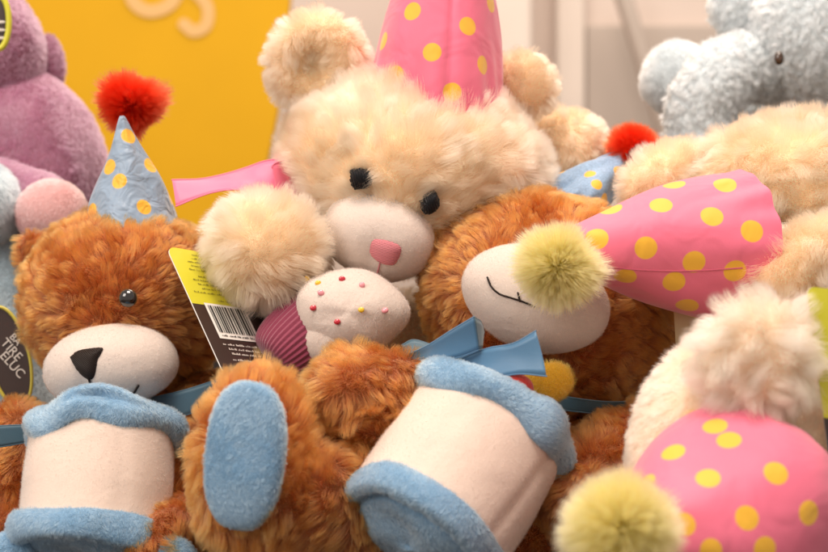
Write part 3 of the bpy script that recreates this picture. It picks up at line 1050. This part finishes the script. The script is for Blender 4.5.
o = blob('ear', t, (317, 62, .82), (50, 30, 45), MT['cream_skin'], roll=-38, yaw=-22, deform=ear_cup, seed=43); f_cream(o, 132, L=.008, layamt=.2)
o = blob('ear', t, (522, 84, .835), (31, 23, 30), MT['cream_skin'], roll=35, seed=44); f_cream(o, 133, L=.007, layamt=.2)
mz = blob('muzzle', t, (379, 236, .776), (59, 50, 44), MT['muz_skin'], roll=17, seed=45, lump=.03, deform=muz_shape(0, .08)); f_short(mz, 'muz', 134, L=.0011, dens=260, dia=.00005, **VEL)
patch('nose', t, mz, [(370.5, 244), (375, 239), (387, 240.5), (399, 245), (401, 252), (396, 263), (389, 265), (378, 261.5), (370, 253)], MT['pink_thread'], h=.002, jag=.01, seed=4, lift=.0006)
stroke('mouth', t, mz, [(380, 263), (378, 271), (374, 279)], MT['pink_thread'], r=.0004, lift=.0004)
E1 = [(353, 169), (362, 168), (371, 171), (375, 180), (369, 187), (359, 188), (354, 181)]
E2 = [(419, 200), (425, 193), (433, 190), (438, 197), (436, 205), (428, 210), (421, 208)]
for E_, s_ in ((E1, 5), (E2, 6)):
    patch('eye', t, hd, E_, MT['black_thread'], h=.004, jag=.05, seed=s_, lift=.0065, sink=.004)
ht = cone_hat('party_hat', t, P(434, 112, .815), P(458, -160, .80), M(70, .81), None,
              [(412, 11), (468, 26), (432, 52), (483, 65), (452, 92), (491, 3), (383, 41), (396, 75), (440, -30), (470, -60), (425, -70)], 9.5, 9, bulge=.22, creases=.0022)
pompom('pompom', ht, (462, -165, .80), 40, 'lemon', 135)
o = blob('arm', t, (265, 254, .765), (53, 52, 51), MT['cream_skin'], roll=30, seed=46, lump=.05); f_cream(o, 136, L=.0115, lay=lay_face(262, 235, .765, 1.0, -.2), layamt=.3)
o = limb('arm', t, [(470, 250, .86, 50), (532, 200, .87, 48), (564, 155, .865, 43)], MT['cream_skin'], seed=47); f_cream(o, 137, L=.006, layamt=.3)
strip('neck_ribbon', t, PP([(300, 158, .80), (268, 160, .795), (245, 167, .797), (205, 178, .787), (172, 180, .78)]), PP([(300, 198, .795), (272, 197, .785), (245, 190, .778), (213, 193, .778), (176, 206, .770)]),
      MT['pink_satin'], wrinkle=.0004, sag=.0006)
strip('neck_ribbon', t, PP([(330, 160, .80), (290, 160, .79), (272, 166, .782), (284, 180, .788)]), PP([(330, 196, .80), (295, 195, .79), (277, 196, .782), (286, 196, .788)]), MT['pink_satin'], seed=3)
ctag = tag(mesh_obj('swing_tag', [P(524, 150, .80), P(529, 148, .80), P(529, 200, .80), P(522, 200, .80), P(524, 150, .803), P(529, 148, .806), P(529, 200, .806), P(522, 200, .803)],
                    [(0, 1, 2, 3), (7, 6, 5, 4), (0, 4, 5, 1), (1, 5, 6, 2), (2, 6, 7, 3), (3, 7, 4, 0)], MT['lime'], smooth=False),
           'thin lime tag edge between the cream bear head and its raised arm', 'tag')

# cupcake held by the cream bear
t = thing('plush_cupcake', 'small plush cupcake with bead sprinkles and maroon ribbed case', 'plush cupcake', P(300, 390, .765))
ca, cb = P(345, 306, .765), P(272, 366, .750)


def ribs(TH, R_, H_):
    return R_ * (1 + .022 * np.cos(TH * 46) ** 3), H_


hh = np.linalg.norm(cb - ca)
cordm = fabric('maroon_corduroy', (0.24, 0.04, 0.075, 1), bump=.3, sheen=.5)
R_ = M(44, .757)
o = lathe('ribbed_case', t, ca, cb - ca, [(R_ * .95, 0), (R_ * 1.0, hh * .3), (R_ * .93, hh * .7), (R_ * .75, hh * .93), (R_ * .4, hh * 1.0), (0, hh * 1.01)], cordm, nseg=368, nprof=30, deform=ribs)


def frost_df(V):
    V = V.copy()
    th = np.arctan2(V[:, 2], V[:, 0])
    V *= (1 + .03 * np.sin(th * 5 + .8) * (1 - np.abs(V[:, 1])) + .03 * np.sin(th * 3))[:, None]
    return V


fm = fabric('white_velour', C_MUZ, bump=.18, scale=800, var=.03, big=.2)
fo = blob('frosting', t, (350, 311, .748), (57, 40, 43), fm, roll=8, deform=frost_df, seed=48, lump=.06); f_short(fo, 'muz', 140, L=.0012, dens=260, dia=.00005, **VEL)
o = blob('frosting_drip', t, (328, 340, .742), (27, 22, 28), fm, roll=-20, seed=49, lump=.03); f_short(o, 'muz', 141, L=.0012, dens=260, dia=.00005, **VEL)
for k, (px, py, cc) in enumerate([(313, 308, 'r'), (337, 322, 'r'), (361, 310, 'y'), (342, 279, 'r'), (321, 293, 'p'), (362, 285, 'p'), (385, 310, 'p'), (318, 283, 'y'), (307, 279, 'y')]):
    cm = {'r': (0.55, 0.02, 0.04, 1), 'y': (0.80, 0.50, 0.02, 1), 'p': (0.80, 0.30, 0.34, 1)}[cc]
    q, nn = on(fo, px, py, lift=.0012)
    bd = blob('sprinkle_bead', t, (px, py, q[1]), (3.4, 1.7, 3.0), plain('bead_' + cc, cm, rough=.12, coat=1), n=2, lump=.1, seed=k)

# ================================================================== brown bear right of centre
t = thing('teddy_bear', 'brown teddy bear tilted sideways, smiling stitched mouth, blue satin bow', 'teddy bear', P(560, 660, .77))
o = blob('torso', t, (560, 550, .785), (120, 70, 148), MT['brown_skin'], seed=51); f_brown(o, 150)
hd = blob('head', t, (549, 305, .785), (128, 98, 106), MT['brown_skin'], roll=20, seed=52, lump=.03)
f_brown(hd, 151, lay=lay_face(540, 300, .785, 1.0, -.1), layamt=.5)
mz = blob('muzzle', t, (536, 299, .732), (76, 52, 51), MT['muz_skin'], roll=19, seed=53, lump=.03); f_short(mz, 'muz', 152, L=.0011, dens=260, dia=.00005, **VEL)
stroke('mouth', t, mz, [(488, 278), (492, 287), (500, 294), (512, 298), (524, 302), (534, 306)], MT['brown_thread'], r=.00048, lift=.0008)
stroke('mouth', t, mz, [(518, 293), (519, 297), (520, 301)], MT['brown_thread'], r=.00048, lift=.0008)
q, nn = on(hd, 470, 250)
ht = cone_hat('party_hat', t, P(568, 214, .825), P(633, 146, .835), M(40, .82), None, [(597, 184), (605, 199), (590, 174), (618, 172)], 6, 15, glitter=True, col=(0.22, 0.34, 0.50, 1), bulge=.1)
pompom('pompom', ht, (634, 150, .835), 31, 'red', 153)
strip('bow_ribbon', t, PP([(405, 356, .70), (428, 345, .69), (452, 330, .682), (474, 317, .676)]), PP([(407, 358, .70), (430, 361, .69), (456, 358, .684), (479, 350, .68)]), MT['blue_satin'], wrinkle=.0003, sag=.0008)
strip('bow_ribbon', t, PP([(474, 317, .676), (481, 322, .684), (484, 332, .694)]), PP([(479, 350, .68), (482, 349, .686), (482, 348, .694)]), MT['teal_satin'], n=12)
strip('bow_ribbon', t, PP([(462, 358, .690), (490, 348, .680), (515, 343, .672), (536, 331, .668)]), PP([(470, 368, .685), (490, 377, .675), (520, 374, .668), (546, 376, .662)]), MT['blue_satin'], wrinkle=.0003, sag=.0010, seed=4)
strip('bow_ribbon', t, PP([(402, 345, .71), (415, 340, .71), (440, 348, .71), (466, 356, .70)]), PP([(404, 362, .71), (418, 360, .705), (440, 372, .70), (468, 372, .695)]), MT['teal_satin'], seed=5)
o = limb('arm', t, [(440, 420, .73, 44), (395, 405, .70, 48), (352, 398, .69, 44)], MT['brown_skin'], seed=54); f_brown(o, 154, L=.0095)
o = limb('leg', t, [(420, 520, .72, 70), (335, 505, .695, 72), (270, 490, .675, 74)], MT['brown_skin'], seed=55); f_brown(o, 155, L=.0095)
ft = blob('foot', t, (250, 462, .668), (56, 38, 92), MT['brown_skin'], roll=5, yaw=-18, seed=56, lump=.04); f_brown(ft, 156, L=.011, lay=lay_face(262, 455, .668, 1.0, 0), layamt=.4)
fp = blob('foot_pad', t, (246, 456, .639), (41, 16, 74), MT['blue_skin'], roll=6, yaw=-15, pitch=0, seed=57, sq=2.5); f_short(fp, 'blue', 157, L=.0018)
o = limb('arm', t, [(660, 450, .74, 50), (610, 470, .71, 48), (575, 500, .69, 40)], MT['brown_skin'], seed=58); f_brown(o, 158)
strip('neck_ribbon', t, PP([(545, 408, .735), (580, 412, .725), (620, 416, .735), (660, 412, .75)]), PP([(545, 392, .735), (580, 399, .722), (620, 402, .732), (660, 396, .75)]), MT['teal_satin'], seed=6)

# ================================================================== cream bear lying at right
t = thing('teddy_bear', 'cream teddy bear lying face down at right, pink hat pointing left', 'teddy bear', P(800, 420, .80))
o = blob('torso', t, (878, 460, .82), (125, 80, 205), MT['cream_skin'], seed=61); f_cream(o, 170, dens=120)
hd = blob('head', t, (792, 218, .785), (112, 95, 98), MT['cream_skin'], roll=-8, seed=62, lump=.04); f_cream(hd, 171, L=.012, lay=(-.3, 0, -.5))
o = blob('ear', t, (668, 180, .79), (46, 30, 30), MT['cream_skin'], roll=-28, seed=63); f_cream(o, 172, L=.009, layamt=.2)
o = limb('arm', t, [(860, 250, .72, 34), (810, 262, .705, 34), (775, 285, .70, 30)], MT['cream_skin'], seed=64); f_cream(o, 173, L=.011)
ht = cone_hat('party_hat', t, P(732, 246, .728), P(528, 250, .684), M(79, .725), None,
              [(725, 184), (661, 205), (712, 216), (752, 231), (597, 238), (646, 248), (694, 262), (625, 277), (674, 282), (687, 306), (735, 271), (611, 209), (674, 184)], 11.5, 21, bulge=.13, creases=.0022)
stroke('hat_seam', t, ht, [(602, 266), (640, 270), (690, 271), (742, 268)], fabric('seam_thread', (0.55, 0.10, 0.16, 1)), r=.0004, lift=.0)  # darker pink thread laid along the hat's sewn seam
pompom('pompom', ht, (558, 266, .682), 46, 'lemon', 174)

# ================================================================== cream bear front right
t = thing('teddy_bear', 'pale peach teddy bear bent forward at front right, its dotted hat towards the viewer', 'teddy bear', P(740, 700, .62))
o = blob('torso', t, (800, 640, .70), (130, 70, 130), MT['pale_skin'], seed=71); f_pale(o, 180, dens=100)
hd = blob('head', t, (757, 472, .635), (130, 84, 146), MT['pale_skin'], roll=0, seed=72, lump=.03); f_pale(hd, 181, L=.0065, dens=340, lfun=lambda q: .55 + .75 * np.clip((q[:, 2] - P(0, 420, .62)[2]) / .04, 0, 1))
o = blob('ear', t, (757, 362, .600), (52, 32, 60), MT['pale_skin'], roll=18, seed=73, lump=.06)
fur(o, MT['pale'], dens=260, L=.013, dia=.00013, clump=.6, csize=.007, mess=.3, layamt=.3, lay=lay_face(765, 330, .6, .8, -.3), swirl=.5, curl=.001, seed=182, K=6)
ht = cone_hat('party_hat', t, P(752, 508, .612), P(636, 556, .535), M(100, .605), None,
              [(715, 426), (729, 440), (673, 452), (708, 478), (776, 473), (645, 484), (684, 524), (747, 518), (809, 513), (765, 549), (711, 551)], 12.5, 27, bulge=.55, creases=.0024)
pompom('pompom', ht, (622, 530, .535), 62, 'lemon', 183)

# ================================================================== tags
def card(name, TL, U, V, w, h, rad, mats, split, label, thick=.0006):
    """rounded card: TL corner, unit vectors U (right) and V (down); front faces U x V side"""
    Nn = unit(np.cross(V, U)) * 1.0
    if Nn[1] > 0:
        Nn = -Nn
    pts = []
    for cx, cy, a0 in ((w - rad, rad, -90), (w - rad, h - rad, 0), (rad, h - rad, 90), (rad, rad, 180)):
        for k in range(7):
            x = math.radians(a0 + 15 * k)
            pts.append((cx + rad * math.cos(x), cy + rad * math.sin(x)))
    # insert split points on both long sides
    top = [p for p in pts if p[1] <= split]; bot = [p for p in pts if p[1] > split]
    right = (w, split); left = (0, split)
    ring_top = [left] + [p for p in pts[21:]] + pts[:7] + [right]
    ring_bot = [right] + pts[7:21] + [left]
    allp = ring_top + ring_bot[1:-1]
    W3 = lambda p, d: TL + U * p[0] + V * p[1] + Nn * d
    Vv = [W3(p, 0) for p in allp] + [W3(p, -thick) for p in allp]
    n = len(allp); nt = len(ring_top)
    F = [tuple(range(nt)), tuple([nt - 1] + list(range(nt, n)) + [0]), tuple(range(2 * n - 1, n - 1, -1))]
    F += [(i, i + n, (i + 1) % n + n, (i + 1) % n) for i in range(n)]
    fm_ = [0, 1, 2] + [2] * n
    o = mesh_obj(name, Vv, F, mats, None, smooth=False, fmat=fm_)
    tag(o, label, 'tag')
    return o, Nn


def quads(name, parent, TL, U, V, Nn, rects, mat, lift):
    Vv, F = [], []
    for x0, y0, x1, y1 in rects:
        i = len(Vv)
        for x, y in ((x0, y0), (x1, y0), (x1, y1), (x0, y1)):
            Vv.append(TL + U * x + V * y + Nn * lift)
        F.append((i, i + 1, i + 2, i + 3))
    return mesh_obj(name, Vv, F, mat, parent, smooth=False)


s_ = PXM * .745
TL = P(166, 246, .752)
Uv = np.array([82, 100, -15]) * s_
Vv_ = np.array([80, -86, -146]) * s_
w_, h_ = np.linalg.norm(Uv), np.linalg.norm(Vv_)
Uv, Vv_ = unit(Uv), unit(Vv_)
ct, Nn = card('swing_tag', TL, Uv, Vv_, w_, h_, .006, [MT['lime'], MT['dark_card'], MT['white_card']], h_ * .39, 'lime and dark brown tag with a barcode between brown and cream bears')
lab = quads('barcode_label', ct, TL, Uv, Vv_, Nn, [(w_ * .125, h_ * .378, w_ * .56, h_ * .615)], MT['white_card'], .0003)
x = w_ * .15; rects = []
r = np.random.default_rng(3)
while x < w_ * .53:
    b = w_ * (.006 + .016 * r.random()); rects.append((x, h_ * .395, x + b, h_ * .575)); x += b + w_ * (.007 + .012 * r.random())
quads('barcode', ct, TL, Uv, Vv_, Nn, rects, MT['ink'], .0006)


def lines(rows, lo, hh_):
    rects = []
    for y, x0, x1 in rows:
        x = x0
        while x < x1:
            for _ in range(int(r.integers(3, 8))):          # worn print, too small to read
                if x < x1:
                    k = r.choice([.55, .7, 1.0])
                    rects.append((w_ * x, h_ * (y + hh_ * (1 - k)), w_ * (x + r.choice([.005, .008, .010])), h_ * (y + hh_)))
                x += .0125
            x += .012
    return rects


quads('small_print', ct, TL, Uv, Vv_, Nn, lines([(.588, .16, .53)], 0, .012), MT['ink'], .0006)
quads('small_print', ct, TL, Uv, Vv_, Nn, lines([(.645, .13, .52), (.675, .17, .55), (.705, .18, .56), (.745, .16, .5), (.79, .2, .42), (.82, .22, .4)], 0, .013), MT['pale_ink'], .0003)
quads('small_print', ct, TL, Uv, Vv_, Nn, lines([(.03, .24, .6), (.058, .22, .6), (.084, .16, .6), (.112, .18, .6), (.14, .14, .6), (.185, .2, .55), (.213, .13, .6), (.241, .16, .6), (.27, .18, .6), (.30, .08, .6), (.345, .3, .6)], 0, .010), MT['olive_ink'], .0003)

# oval tag at left edge
ot = thing('swing_tag', 'oval dark brown tag with gold rim and white lettering at left edge', 'tag', P(14, 405, .825))
ell = [(math.cos(x), math.sin(x)) for x in np.linspace(0, 2 * math.pi, 41)]
ca_, sa_ = math.cos(math.radians(20)), math.sin(math.radians(20))
ring = [(9 + 22 * c * ca_ + 52 * s * sa_ * .55, 357 - 22 * c * sa_ * .0 + 50 * s, .8255) for c, s in ell]
V, F = tube(catmull(PP(ring), 80), np.full(80, M(1.8, .82)), 8)
mesh_obj('rim', V, F, plain('gold_rim', (0.50, 0.42, 0.06, 1), rough=.35), ot)
Vr = PP([(x, y, .8258) for x, y, _ in ring[:-1]]) + PP([(x, y, .8265) for x, y, _ in ring[:-1]])
n = 40
mesh_obj('card', Vr, [tuple(range(n)), tuple(range(2 * n - 1, n - 1, -1))] + [(i, i + n, (i + 1) % n + n, (i + 1) % n) for i in range(n)], MT['dark_card'], ot, smooth=False)
a = math.radians(-48)
Ut, Vt = np.array([math.cos(a), 0, math.sin(a)]), np.array([-math.sin(a), 0, math.cos(a)])
for txt, px, py, sz in (('BA', 9, 337, 10), ('TIRE', 0, 343, 13), ('ELUC', -1, 356, 13)):
    text_mesh('lettering', txt, M(sz, .825), P(px, py, .8252), Ut, Vt, MT['pale_ink'], ot, depth=.0001)

# pale tag under the lying bear hat
o = tag(mesh_obj('swing_tag', PP([(673, 296, .735), (712, 300, .752), (712, 372, .752), (677, 368, .735), (673, 296, .736), (712, 300, .753), (712, 372, .753), (677, 368, .736)]),
                 [(0, 3, 2, 1), (4, 5, 6, 7), (0, 1, 5, 4), (1, 2, 6, 5), (2, 3, 7, 6), (3, 0, 4, 7)], MT['cream_card'], smooth=False),
        'pale cream tag edge hanging below the pink hat', 'tag')
# lime tag at right edge
TL2 = P(806, 286, .600)
U2, V2 = unit(np.array([1, .12, -.12])), unit(np.array([.12, -.05, -1]))
card('swing_tag', TL2, U2, V2, M(70, .64), M(190, .64), .004, [MT['lime'], MT['dark_card'], MT['white_card']], M(124, .64), 'lime and dark brown tag at right edge beside the peach bear')

GROUPS = {'teddy bear': 'teddy bears heaped in the pile', 'plush cake': 'plush cakes held by the brown bears', 'tag': 'tags hanging on the toys', 'plush toy': 'plush toys at the left behind the pile'}
for o in bpy.data.objects:
    if o.parent is None and o.get('category') in GROUPS:
        o['group'] = GROUPS[o['category']]

grow_all()
